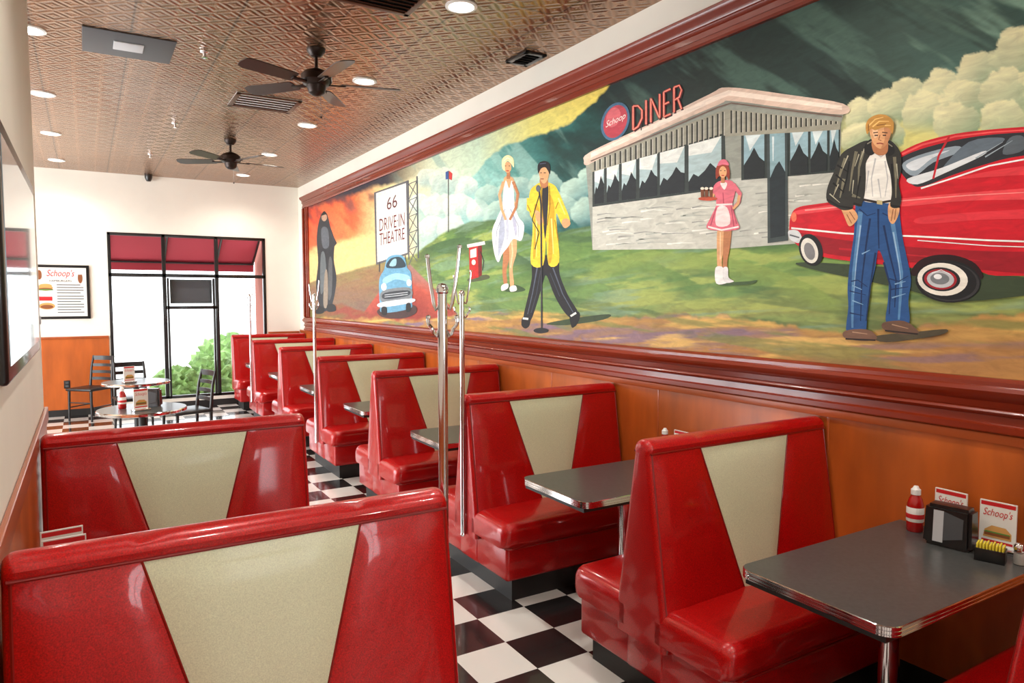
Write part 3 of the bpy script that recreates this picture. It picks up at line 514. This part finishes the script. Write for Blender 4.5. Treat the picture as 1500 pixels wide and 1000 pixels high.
# ---------------------------------------------------------------- booths
def build_booth(w,sides=(-1,1)):
    k=MB(); zt=ZB; zb=.30; band=zt-.058
    def segs(z):
        t=min(max((z-.42)/(band-.42),0),1); return [0,.425-(.185)*t,.575+.185*t,1]
    def yoff(z): return .158-(.158-.05)*min(max((z-.42)/(band-.42),0),1)
    nz=22
    zs=[zb+(band-zb)*i/nz for i in range(nz+1)]
    top=[]
    for i in range(1,12):
        an=math.pi*i/12; top.append((-math.cos(an),math.sin(an)))
    def prof(tl_):
        out=[]
        for s_ in (-1,1):
            col_=[]
            for z in zs:
                zl=(z-zb)/(band-zb); pf=(1-(2*tl_-1)**6)*(1-(2*zl-1)**10)
                amp=.013 if s_ in sides else .002
                yy=yoff(z) if s_ in sides else .05
                col_.append((s_*(yy+amp*pf),z))
            if s_==-1:
                out+=col_; out+=[(-.050,band+.004)]
                out+=[(a_*.056,band+.012+b_*.046) for a_,b_ in top]; out+=[(.050,band+.004)]
            else: out+=col_[::-1]
        return out
    cols=[]
    nseg=[9,9,9]
    for si in range(3):
        for j in range(nseg[si]+1): cols.append((si,j/nseg[si]))
    r=.028; ring=[]
    def pos(si,t,zz): sg=segs(zz); return (sg[si]+(sg[si+1]-sg[si])*t)*w
    for ci,(si,t) in enumerate(cols):
        ring.append([(r+(pos(si,t,z)/w)*(w-2*r),y,z) for (y,z) in prof(t)])
    def capcol(base,xx,ins):
        return [(xx,math.copysign(max(abs(y)-ins,.0),y),z-ins if z>band-.01 else z) for (x,y,z) in base]
    full=[]
    for a_ in (0,20,45,70):
        an=math.radians(a_); full.append(capcol(ring[0],r-r*math.cos(an),r*(1-math.sin(an))))
    full+=ring
    for a_ in (70,45,20,0):
        an=math.radians(a_); full.append(capcol(ring[-1],w-(r-r*math.cos(an)),r*(1-math.sin(an))))
    P=len(full[0]); vs=[v for rw in full for v in rw]; fr_=[];fc=[]
    nb=len(zs)
    for i in range(len(full)-1):
        ci=i-4; inV=False
        if 0<=ci<len(cols)-1: inV=cols[ci][0]==1 and cols[ci+1][0]==1
        for j in range(P-1):
            onpanel= j<nb-1 or j>=P-nb
            sd=-1 if j<nb-1 else 1
            (fc if (inV and onpanel and sd in sides) else fr_).append([i*P+j,i*P+j+1,(i+1)*P+j+1,(i+1)*P+j])
    o=len(k.v); k.v+=vs
    for L_,mm in ((fr_,RED),(fc,CREAM)):
        ix=k.mi(mm)
        for f in L_: k.f.append([q_+o for q_ in f]); k.m.append(ix)
    ix=k.mi(RED); k.f.append([o+j for j in range(P)]); k.m.append(ix); k.f.append([o+(len(full)-1)*P+j for j in range(P)]); k.m.append(ix)
    for s_ in sides:
        for e_ in (1,2):
            pts=[]
            for z in zs: pts.append((r+segs(z)[e_]*(w-2*r),s_*(yoff(z)+.001),z))
            k.tube(pts,.0035,PIPE,6)
        k.tube([(.012,s_*.051,band+.002),(w-.012,s_*.051,band+.002)],.005,PIPE,8)
        for xe in (.02,w-.02): k.tube([(xe,s_*(yoff(z)-.004),z) for z in zs],.005,PIPE,6)
    d=.5
    for s_ in sides:
        ya,yb=sorted((0,s_*(d-.03)))
        k.box((.035,ya,.13),(w-.01,yb,.345),RED,.02)
        ya,yb=sorted((0,s_*(d-.065))); k.box((.09,ya,0),(w-.01,yb,.13),KICK)
        y_in,y_out=.10,d; z0,z1=.335,.475; rr=.05
        sec=[]
        for a_ in range(0,91,15): an=math.radians(a_); sec.append((y_out-rr+rr*math.cos(an)*1.0,z1-rr+rr*math.sin(an)))
        nn_=8
        for i in range(1,nn_): sec.append((y_out-rr-(y_out-rr-y_in)*i/nn_,z1))
        sec+= [(y_in,z1),(y_in,z0),(y_out-.02,z0),(y_out-.006,z0+.012),(y_out,z0+.035)]
        xs=[0,.006,.018,.034,.055]+[.055+(w-.11)*i/12 for i in range(1,12)]+[w-.055,w-.034,w-.018,w-.006,w]
        ins=[.05,.03,.014,.005,0]+[0]*11+[0,.005,.014,.03,.05]
        rows_=[]
        for x,i_ in zip(xs,ins):
            rw=[]
            for (y,z) in sec:
                cr_=.018*math.sin(math.pi*min(max(x/w,0),1))**.5*math.sin(math.pi*min(max((y-.02)/(d-.0),0),1)) if z>z1-.03 else 0
                zc=(z0+z1)/2; yy=y-(i_ if y>.3 else 0); zz=z+cr_-(i_ if z>zc else 0)
                rw.append((x,s_*yy,zz))
            rows_.append(rw)
        P2=len(sec); vs=[v for rw in rows_ for v in rw]; fs=[]
        for i in range(len(rows_)-1):
            for j in range(P2): fs.append([i*P2+j,i*P2+(j+1)%P2,(i+1)*P2+(j+1)%P2,(i+1)*P2+j])
        fs.append(list(range(P2))); fs.append([(len(rows_)-1)*P2+j for j in range(P2)])
        k.add(vs,fs,RED)
        k.tube([(.02,s_*.12,z0),(.02,s_*(d-.03),z0),(.05,s_*(d-.002),z0),(w-.02,s_*(d-.002),z0)],.005,PIPE,6)
    k.box((.03,-.12 if -1 in sides else -.05,.13),(w-.01,.12 if 1 in sides else .05,.42),RED,.02)
    return k
wr=W-.018-XB
bm_r=build_booth(wr).mesh('booth_r'); bm_r1=build_booth(wr,(-1,)).mesh('booth_r1')
for i in range(-1,7):
    y=YA+i*S
    if i==-1: y=.745
    if i==6: place(bm_r1,'booth_bench',(XB,y,0))
    else: place(bm_r,'booth_bench',(XB,y,0))
wl=.9615-XL-.0205
bm_l=build_booth(wl).mesh('booth_l')
for y in (2.0168,3.7047): place(bm_l,'booth_bench',(XL+.0205,y,0))
# ---------------------------------------------------------------- booth tables
def build_table(L_,Wd,flip=False):
    k=MB(); r=.06; out=[]
    for cx,cyy,a0 in ((L_-.004,Wd/2-.004,0),(.0+r,Wd/2-r,90),(r,-Wd/2+r,180),(L_-.004,-Wd/2+.004,270)):
        rr=r if cx==r else .004
        for i in range(7):
            an=math.radians(a0+i*15); out.append((cx+rr*math.cos(an),cyy+rr*math.sin(an)))
    n=len(out)
    def off(o_): 
        res=[]
        for i,(x,y) in enumerate(out):
            px,py=out[i-1];qx,qy=out[(i+1)%n]; dx,dy=qx-px,qy-py; l=math.hypot(dx,dy) or 1
            res.append((x+dy/l*o_,y-dx/l*o_))
        return res
    zs=[(.724,-.004),(.726,0),(.731,0),(.733,-.003),(.735,-.003),(.737,0),(.744,0),(.746,-.003),(.748,-.003),(.75,0),(.757,0),(.76,-.003)]
    rings=[[(x,y,z) for x,y in off(o_)] for z,o_ in zs]
    vs=[v for rg in rings for v in rg]; fs=[]
    for i in range(len(rings)-1):
        for j in range(n): fs.append([i*n+j,i*n+(j+1)%n,(i+1)*n+(j+1)%n,(i+1)*n+j])
    k.add(vs,fs,CHROME)
    k.poly([(x,y,.7602) for x,y in off(-.003)],LAM); k.poly([(x,y,.724) for x,y in off(-.004)],KICK)
    k.box((.02,-Wd/2+.03,.70),(L_-.05,Wd/2-.03,.7245),KICK)
    lx=.52
    k.tube([(lx,0,.02),(lx,0,.70)],.0375,CHROME,24); k.lathe([(.075,.70),(.075,.69),(.05,.68),(.0375,.66)],(lx,0,0),CHROME)
    k.lathe([(.0,.028),(.04,.05),(.06,.035),(.16,.018),(.2,.01),(.2,0)],(lx,0,0),CHROME,32)
    k.box((L_-.03,-.2,.64),(L_-.004,.2,.724),KICK,.004)
    if flip: k.v=[(L_-x,-y,z) for x,y,z in k.v]
    return k
tm_=build_table(W-.018-2.1,.61).mesh('tbl')
tys=[1.5]+[YA+(i+.5)*S for i in range(0,6)]
for y in tys: place(tm_,'booth_table',(2.1,y,0))
tl_m=build_table(1.05,.61,True).mesh('tbl_l')
place(tl_m,'booth_table',(XL+.018,2.861,0))
# ---------------------------------------------------------------- tabletop items
def ketchup():
    k=MB(); k.lathe([(0,0),(.03,0),(.034,.006),(.034,.05),(.031,.07),(.034,.09),(.033,.12),(.026,.145),(.017,.16),(.016,.168)],(0,0,0),KETCH,24)
    k.lathe([(.0345,.045),(.0352,.047),(.0352,.105),(.034,.108)],(0,0,0),PAPER,24); k.lathe([(.0357,.06),(.036,.062),(.036,.078),(.0357,.08)],(0,0,0),PRINTRED,24)
    k.lathe([(.02,.163),(.02,.185),(.014,.19),(.009,.2),(0,.2)],(0,0,0),WHITEP,24); return k.mesh('ketchup')
def dispenser():
    k=MB(); vs=[(-.055,-.09,0),(.055,-.09,0),(.055,.09,0),(-.055,.09,0),(-.045,-.085,.17),(.045,-.085,.17),(.045,.085,.17),(-.045,.085,.17)]
    bm=bmesh.new(); V_=[bm.verts.new(v) for v in vs]
    for f in ((0,1,2,3),(4,5,6,7),(0,1,5,4),(1,2,6,5),(2,3,7,6),(3,0,4,7)): bm.faces.new([V_[i] for i in f])
    bmesh.ops.recalc_face_normals(bm,faces=bm.faces); bmesh.ops.bevel(bm,geom=bm.edges[:],offset=.014,segments=4,affect='EDGES'); bm.verts.index_update()
    k.add([v.co for v in bm.verts],[[v.index for v in f.verts] for f in bm.faces],BLACK); bm.free()
    for s_ in (-1,1):
        k.add([(s_*.0545,.05,.02),(s_*.0545,.012,.02),(s_*.0475,.012,.15),(s_*.0475,.05,.15)],[[0,1,2,3]],LTGREY)
        k.add([(s_*.0545,.012,.03),(s_*.0545,-.06,.05),(s_*.0485,-.06,.13),(s_*.0485,.012,.15)],[[0,1,2,3]],GREYP)
    return k.mesh('disp')
def menu(w=.13,h=.2):
    k=MB(); t=.004
    k.box((-.035,-w/2-.01,0),(.035,w/2+.01,.018),CHROME,.004)
    k.box((-t,-w/2,.016),(t,w/2,h),PAPER)
    vs,fs=text2d("Schoop's",.3)
    for s_ in (-1,1):
        x=s_*(t+.0012)
        k.add([(s_*(t+.0005),-w/2+.004,h-.02),(s_*(t+.0005),w/2-.004,h-.02),(s_*(t+.0005),w/2-.004,h-.004),(s_*(t+.0005),-w/2+.004,h-.004)],[[0,1,2,3]],PRINTRED)
        k.add([(x,s_*(vx-.5)*w*.8,h-.07+vy*.04) for vx,vy in vs],fs,PRINTRED)
        k.add([(x,-.05,.05),(x,.05,.05),(x,.045,.08),(x,.02,.1),(x,-.03,.098),(x,-.05,.077)],[[0,1,2,3,4,5]],TAN)
        k.add([(x*1.15,-.045,.058),(x*1.15,.045,.058),(x*1.15,.045,.07),(x*1.15,-.045,.07)],[[0,1,2,3]],BROWN)
        k.add([(x*1.2,-.048,.07),(x*1.2,.048,.07),(x*1.2,.04,.076),(x*1.2,-.044,.075)],[[0,1,2,3]],GRN)
        k.add([(x,-.055,.03),(x,.055,.03),(x,.055,.04),(x,-.055,.04)],[[0,1,2,3]],PRINTRED)
    return k.mesh('menu')
def shaker(fill):
    k=MB(); k.lathe([(0,.002),(.018,.002),(.019,.01),(.017,.045),(0,.045)],(0,0,0),fill,16); k.lathe([(0,0),(.021,0),(.022,.008),(.02,.06)],(0,0,0),GLASS,16)
    k.lathe([(.0215,.058),(.0215,.072),(.016,.08),(0,.083)],(0,0,0),CHROME,16); return k.mesh('shaker')
def caddy():
    k=MB(); k.box((-.035,-.05,0),(.035,.05,.006),BLACK); k.box((-.035,-.05,0),(-.031,.05,.05),BLACK,.001); k.box((.031,-.05,0),(.035,.05,.05),BLACK,.001); k.box((-.035,-.05,0),(.035,-.046,.05),BLACK,.001); k.box((-.035,.046,0),(.035,.05,.05),BLACK,.001)
    for i in range(9):
        y=-.042+i*.0105; k.box((-.028,y-.003,.008),(.028,y+.003,.066+.004*(i%2)),YEL,.001)
    return k.mesh('caddy')
KM,DM,MM,SM,PM,CM=ketchup(),dispenser(),menu(),shaker(SALT),shaker(PEPPER),caddy()
ZT=.7605
place(KM,'ketchup_bottle',(3.1,1.68,ZT)); place(DM,'napkin_dispenser',(3.04,1.5,ZT),.15)
place(MM,'table_menu',(3.155,1.56,ZT)); place(MM,'table_menu',(3.14,1.37,ZT),.1)
place(CM,'sweetener_caddy',(3.0,1.33,ZT),.3); place(SM,'salt_shaker',(3.05,1.25,ZT)); place(PM,'pepper_shaker',(3.11,1.24,ZT))
for y in tys[1:]:
    place(MM,'table_menu',(3.14,y+.07,ZT)); place(KM,'ketchup_bottle',(3.12,y+.2,ZT)); place(DM,'napkin_dispenser',(3.02,y-.07,ZT))
place(MM,'table_menu',(-.1,2.95,ZT),math.pi/2+.15); place(MM,'table_menu',(-.09,2.84,ZT),math.pi/2+.1); place(KM,'ketchup_bottle',(-.12,2.70,ZT))
# ---------------------------------------------------------------- coat poles
def pole(sx):
    k=MB(); k.tube([(0,0,.30),(0,0,1.80)],.0155,CHROME,20); k.lathe([(.0155,1.80),(.02,1.805),(.02,1.82),(.012,1.832),(0,1.835)],(0,0,0),CHROME,20); k.lathe([(0,.285),(.012,.288),(.018,.30),(.0155,.31)],(0,0,0),CHROME,20)
    for z in (.42,1.0): k.tube([(0,0,z),(sx*.0175,0,z)],.012,CHROME,12)
    for a_,z0,ln,rise in ((-35,1.76,.044,.19),(145,1.76,.036,.16),(-35,1.68,.036,.045),(145,1.68,.036,.045)):
        an=math.radians(a_); pts=[]
        for i in range(9):
            t=i/8; rr=.012+(ln*(t**.6) if rise>.15 else ln*math.sin(t*math.pi*.6)); z=z0-.02*math.sin(min(t*3,1)*math.pi)+rise*t**1.5
            pts.append((rr*math.cos(an),rr*math.sin(an),z))
        k.tube(pts,.0058,CHROME,8); k.lathe([(0,-.008),(.008,-.004),(.008,.004),(0,.008)],pts[-1],CHROME,10)
    return k.mesh('pole')
PO=pole(1); PO2=pole(-1)
for y in (YA+S,YA+3*S,YA+5*S): place(PO,'coat_rack_pole',(XB-.018,y-.02,0))
place(PO2,'coat_rack_pole',(.9615+.018,2.045,0))
# ---------------------------------------------------------------- far window
k=MB(); fw=.045
def fb(x0,x1,z0,z1,d=.07): k.box((x0,YF-.01,z0),(x1,YF-.01+d,z1),BLACK,.004)
fb(WX0,WX1,WZ0,WZ0+fw);fb(WX0,WX1,WZ1-fw,WZ1);fb(WX0,WX0+fw,WZ0,WZ1);fb(WX1-fw,WX1,WZ0,WZ1)
for x in (1.084,1.866): fb(x-.028,x+.028,WZ0,WZ1)
fb(WX0,WX1,2.11,2.165); fb(1.084,1.866,1.60,1.65); fb(1.12,1.15,WZ0,2.1);fb(1.80,1.83,WZ0,2.1)
k.obj('window_1')
k=MB(); k.box((1.17,YF+.09,1.69),(1.80,YF+.12,2.08),SIGNG,.004); k.box((1.2,YF+.085,1.72),(1.77,YF+.092,2.05),GREYP); k.obj('hanging_sign')
for nm,ax,pos_,a0,a1,zz in (('added_window_back','y',-4.13,1.1,2.5,(1.12,2.48)),('added_window_alcove','x',-4.13,5.6,11.6,(.32,2.2,2.88))):  # unseen back and alcove windows, added as openings for the fill light
    k=MB(); n_=2 if ax=='y' else 5; zl,zh=zz[0]-.02,zz[-1]+.02
    for i in range(n_+1):
        t=a0+(a1-a0)*i/n_
        if ax=='y': k.box((t-.03,pos_-.03,zl),(t+.03,pos_+.03,zh),BLACK)
        else: k.box((pos_-.03,t-.03,zl),(pos_+.03,t+.03,zh),BLACK)
    for z in zz:
        if ax=='y': k.box((a0,pos_-.03,z-.03),(a1,pos_+.03,z+.03),BLACK)
        else: k.box((pos_-.03,a0,z-.03),(pos_+.03,a1,z+.03),BLACK)
    k.obj(nm)
box_obj('ground_outside',(-30,12.7,-.25),(40,60,-.12),PAVE)
k=MB()
k.add([(-1,12.63,3.15),(2.7,12.63,3.15),(2.7,13.75,2.42),(-1,13.75,2.42)],[[0,1,2,3]],AWN); k.add([(-1,13.75,2.42),(2.7,13.75,2.42),(2.7,13.76,2.26),(-1,13.76,2.26)],[[0,1,2,3]],AWN)
for x in (-.5,.35,1.2,2.05,2.68): k.tube([(x,12.65,3.1),(x,13.72,2.4)],.02,BLACK,6)
k.tube([(-1,13.72,2.4),(2.7,13.72,2.4)],.02,BLACK,6); k.obj('awning')
k=MB(); k.box((2.75,13.2,-.2),(3.4,13.9,3.4),BRICK); k.obj('brick_pier')
def bush(name,x,y,r,hh):
    bm=bmesh.new(); bmesh.ops.create_icosphere(bm,subdivisions=4,radius=1)
    for v in bm.verts:
        n=.75+.35*random.random(); v.co=Vector((v.co.x*r*n+x,v.co.y*r*n+y,max(v.co.z,-.3)*hh*n-.12+hh*.3))
    me=bpy.data.meshes.new(name); bm.to_mesh(me); bm.free(); me.materials.append(GRASS); return place(me,name)
for x,y,r,hh in ((1.45,14.8,.5,.46),(2.2,15.1,.55,.56),(3.1,15.6,.65,.6),(2.9,17.6,.9,.8)): bush('shrub',x,y,r,hh)
# ---------------------------------------------------------------- poster, left picture, small wall items
k=MB(); px0,px1,pz0,pz1=-.666,.06,1.466,2.27; y=YF-.002
k.box((px0,y-.03,pz0),(px1,y,pz1),BLACK,.005); k.box((px0+.04,y-.032,pz0+.04),(px1-.04,y-.029,pz1-.04),PAPER)
def flat_text(k,t,x0,x1,z0,z1,yy,m,sh=0):
    vs,fs=text2d(t,sh); k.add([(x0+(x1-x0)*a_,yy,z0+(z1-z0)*b_) for a_,b_ in vs],fs,m)
yy=y-.0345
flat_text(k,"Schoop's",-.48,-.13,2.07,2.2,yy,PRINTRED,.3); flat_text(k,"HAMBURGERS",-.45,-.17,2.02,2.05,yy,BLACK)
for i,z in enumerate([1.97,1.93,1.89,1.85,1.80,1.76,1.72,1.68,1.64,1.6,1.56]): k.add([(-.36,yy,z),(-.02 if i%3 else -.06,yy,z),(-.02 if i%3 else -.06,yy,z+.012),(-.36,yy,z+.012)],[[0,1,2,3]],GREYP)
dk=[0]
def disc(cx,cz,rx,rz,m):
    dk[0]+=1; k.add([(cx+rx*math.cos(t*math.pi/10),yy-.0003*dk[0],cz+rz*math.sin(t*math.pi/10)) for t in range(20)],[list(range(20))],m)
disc(-.5,1.93,.09,.045,TAN);disc(-.5,1.91,.09,.02,BROWN);disc(-.5,1.96,.08,.03,TAN);disc(-.5,1.90,.1,.01,GRN);disc(-.49,1.66,.1,.05,TAN);disc(-.49,1.65,.08,.03,BROWN);disc(-.57,2.12,.03,.07,BROWN);disc(-.06,2.08,.03,.08,BROWN);disc(-.06,2.15,.035,.02,WHITEP)
k.add([(-.6,yy,1.74),(-.42,yy,1.74),(-.42,yy,1.8),(-.6,yy,1.8)],[[0,1,2,3]],PRINTRED)
k.obj('framed_menu_poster')
k=MB(); PIC=mat('picture_glass',(186,206,216),.12,.35,.8,cr=.03)
k.box((XL+.002,2.3,1.55),(XL+.03,3.78,2.28),BLACK,.012); k.box((XL+.02,2.35,1.60),(XL+.032,3.73,2.23),PIC); k.obj('framed_picture')
k=MB(); k.box((XL+.002,4.02,1.62),(XL+.02,4.1,1.74),WHITEP,.004); k.box((XL+.018,4.05,1.66),(XL+.026,4.07,1.70),LTGREY,.002); k.obj('light_switch')
k=MB(); k.box((-.32,YF-.022,.42),(-.24,YF-.0145,.54),BLACK,.003); k.box((-.3,YF-.026,.44),(-.26,YF-.02,.47),GREYP);k.box((-.3,YF-.026,.49),(-.26,YF-.02,.52),GREYP); k.obj('wall_outlet')
# ---------------------------------------------------------------- ceiling fixtures
def can():
    k=MB(); k.lathe([(.105,0),(.105,-.008),(.085,-.012),(.078,-.004),(.078,-.001)],(0,0,0),WHITEP,32); k.lathe([(.078,-.003),(0,-.004)],(0,0,0),LAMPM,32); return k.mesh('can')
CN=can()
for x,ys in ((2.16,[-1.4,.46,2.32,4.2,6.06,7.92,9.78,11.62]),(-.28,[6.15,8.0,9.85,11.7]),(.6,[-2.5,0.4,2.4])):
    for y in ys:
        place(CN,'recessed_downlight',(x,y,ZC))
        ld=bpy.data.lights.new('l','SPOT'); ld.energy=78; ld.spot_size=math.radians(150); ld.spot_blend=.8; ld.shadow_soft_size=.07; ld.color=(1,.95,.865)
        o=bpy.data.objects.new('downlight_lamp',ld); scene.collection.objects.link(o); o.location=(x,y,ZC-.03)
def fan(name,loc,rot):
    k=MB(); k.lathe([(0,0),(.07,0),(.068,-.02),(.04,-.055),(.015,-.06)],(0,0,0),BRONZE); k.tube([(0,0,-.05),(0,0,-.17)],.013,BRONZE,12)
    k.lathe([(.02,-.14),(.04,-.15),(.09,-.17),(.115,-.195),(.118,-.24),(.10,-.265),(.075,-.275),(.07,-.30),(.06,-.33),(.03,-.35),(0,-.352)],(0,0,0),BRONZE,32)
    k.tube([(.03,0,-.34),(.03,0,-.5)],.0025,CHROME,6); k.lathe([(0,-.52),(.008,-.515),(.008,-.505),(0,-.5)],(.03,0,0),BRONZE,8)
    for i in range(5):
        an=2*math.pi*i/5; M=Matrix.Rotation(an,4,'Z')@Matrix.Translation((0,0,-.262))@Matrix.Rotation(math.radians(12),4,'X')
        k.box((.08,-.018,-.006),(.22,.018,.004),BRONZE,.003,2,M)
        o_=[(.18,-.05),(.2,-.062),(.58,-.075),(.63,-.055),(.645,0),(.63,.055),(.58,.075),(.2,.062)]
        vs=[M@Vector((x,y,z)) for z in (.004,.011) for x,y in o_]; n=len(o_)
        k.add(vs,[list(range(n)),list(range(n,2*n))]+[[j,(j+1)%n,n+(j+1)%n,n+j] for j in range(n)],BLADE)
    return k.obj(name,loc,rot)
fan('ceiling_fan',(1.575,5.5,ZC),-.25); fan('ceiling_fan',(1.56,9.15,ZC),.1)
k=MB(); k.box((.04,5.87,ZC-.008),(.645,6.44,ZC),GREYP,.003); k.box((.24,6.06,ZC-.016),(.44,6.25,ZC-.006),LTGREY,.004)
k.obj('ceiling_speaker_panel')
def vent(name,x0,y0,x1,y1,m,m2,n=7):
    k=MB(); k.box((x0,y0,ZC-.006),(x1,y1,ZC),m2); 
    for a_,b_ in (((x0,y0),(x1,y0+.04)),((x0,y1-.04),(x1,y1)),((x0,y0),(x0+.04,y1)),((x1-.04,y0),(x1,y1))): k.box((*a_,ZC-.014),(*b_,ZC),m,.003)
    for i in range(n):
        y=y0+.05+(y1-y0-.1)*(i+.5)/n; M=Matrix.Translation((0,y,ZC-.012))@Matrix.Rotation(.6,4,'X'); k.box((x0+.04,-.012,-.002),(x1-.04,.012,.002),m,0,1,M)
    k.obj(name)
vent('ceiling_vent',1.26,6.98,1.86,7.5,BRNVENT,WHITEP,5); vent('ceiling_vent',1.32,4.05,1.92,4.52,BRNVENT,KICK,7); vent('ceiling_vent',2.96,4.68,3.16,4.98,BLACK,KICK,4)
def sprinkler(x,y):
    k=MB(); k.lathe([(0,0),(.035,0),(.033,-.006),(.012,-.01),(.01,-.04),(.022,-.042),(.022,-.046),(0,-.047)],(0,0,0),CHROME,16); k.obj('sprinkler_head',(x,y,ZC))
sprinkler(.85,6.0); sprinkler(.9,8.6); sprinkler(.8,10.6)
k=MB(); k.lathe([(0,-.10),(.03,-.095),(.045,-.07),(.05,-.05)],(0,0,0),BLACK,20); k.lathe([(.05,-.05),(.055,-.04),(.055,0),(0,0)],(0,0,0),BLACK,20); k.obj('dome_camera',(.9,YF-.08,ZC))
# ---------------------------------------------------------------- cafe tables and chairs
def chair():
    k=MB(); M=DKWOOD
    for sx in (-1,1):
        k.tube([(sx*.19,-.2,0),(sx*.185,-.19,.45)],[.014,.019],M,10)
        k.tube([(sx*.19,.25,0),(sx*.185,.2,.25),(sx*.185,.2,.46),(sx*.18,.23,.75),(sx*.175,.27,.92)],[.014,.018,.02,.017,.013],M,10)
        k.tube([(sx*.187,-.19,.2),(sx*.187,.2,.2)],.009,M,8)
    k.box((-.22,-.23,.44),(.22,.215,.48),M,.018)
    k.tube([(-.187,-.19,.27),(.187,-.19,.27)],.009,M,8)
    for z,y in ((.58,.215),(.68,.225),(.78,.24),(.885,.262)):
        pts=[(-.18+.36*i/8,y+.025*math.sin(math.pi*i/8),z) for i in range(9)]
        vs=[];h_=.022 if z<.85 else .032
        for x,yy_,zz in pts: vs+=[(x,yy_-.007,zz-h_),(x,yy_+.007,zz-h_),(x,yy_+.007,zz+h_),(x,yy_-.007,zz+h_)]
        fs=[[i*4+j,i*4+(j+1)%4,(i+1)*4+(j+1)%4,(i+1)*4+j] for i in range(8) for j in range(4)]+[[0,1,2,3],[32,33,34,35]]
        k.add(vs,fs,M)
    return k.mesh('chair')
CH=chair()
place(CH,'dining_chair',(.02,11.95,0),-.75)
def ctable():
    k=MB(); k.lathe([(0,.724),(.37,.724),(.38,.73),(.38,.75),(.374,.758)],(0,0,0),CHROME,40); k.lathe([(.374,.758),(0,.7585)],(0,0,0),LAM,40); k.tube([(0,0,.03),(0,0,.725)],.035,KICK,16); k.lathe([(0,.05),(.05,.045),(.25,.015),(.27,0)],(0,0,0),KICK,32); return k.mesh('ct')
CT=ctable()
for x,y in ((.42,7.35),(.5,9.75)): place(CT,'cafe_table',(x,y,0))
place(MM,'table_menu',(.4,7.18,.7595),math.pi/2+.4); place(KM,'ketchup_bottle',(.26,7.4,.7595))
place(DM,'napkin_dispenser',(.5,7.42,.7595),1.2); place(MM,'table_menu',(.42,9.6,.7595),math.pi/2+.4)
place(CH,'dining_chair',(.98,9.0,0),-math.pi/2+.3); place(CH,'dining_chair',(.5,10.5,0),.1)
# ---------------------------------------------------------------- light
w=bpy.data.worlds.new('w'); scene.world=w; w.use_nodes=True; bg=w.node_tree.nodes['Background']; bg.inputs[0].default_value=(.9,.96,1,1); bg.inputs[1].default_value=3.8
def area(name,loc,rot,sx,sy_,e_,c=(1,1,1)):
    l=bpy.data.lights.new(name,'AREA'); l.shape='RECTANGLE'; l.size=sx; l.size_y=sy_; l.energy=e_; l.color=c
    o=bpy.data.objects.new(name,l); scene.collection.objects.link(o); o.location=loc; o.rotation_euler=rot
area('fill_light_back',(1.8,-4.25,1.8),(math.pi/2,0,0),1.4,1.4,40,(.97,.98,1))  # added fill lamp behind the camera, outside the invented back window
area('fill_light_alcove',(-4.25,8.6,1.6),(math.pi/2,0,-math.pi/2),6,2.6,500,(.95,.98,1))  # added fill lamp out of view, brightens the room through the invented alcove window
sl=bpy.data.lights.new('sun','SUN'); sl.energy=3; sl.angle=.02; so=bpy.data.objects.new('sun',sl); scene.collection.objects.link(so); so.rotation_euler=(math.radians(35),0,math.radians(200))
# ---------------------------------------------------------------- camera
cam=bpy.data.cameras.new('camera'); co=bpy.data.objects.new('camera',cam); scene.collection.objects.link(co); scene.camera=co
co.location=(0,0,H); co.rotation_euler=(math.pi/2-PIT,0,-YAW); cam.sensor_width=36; cam.lens=F/1500*36; cam.clip_start=.02; cam.clip_end=200
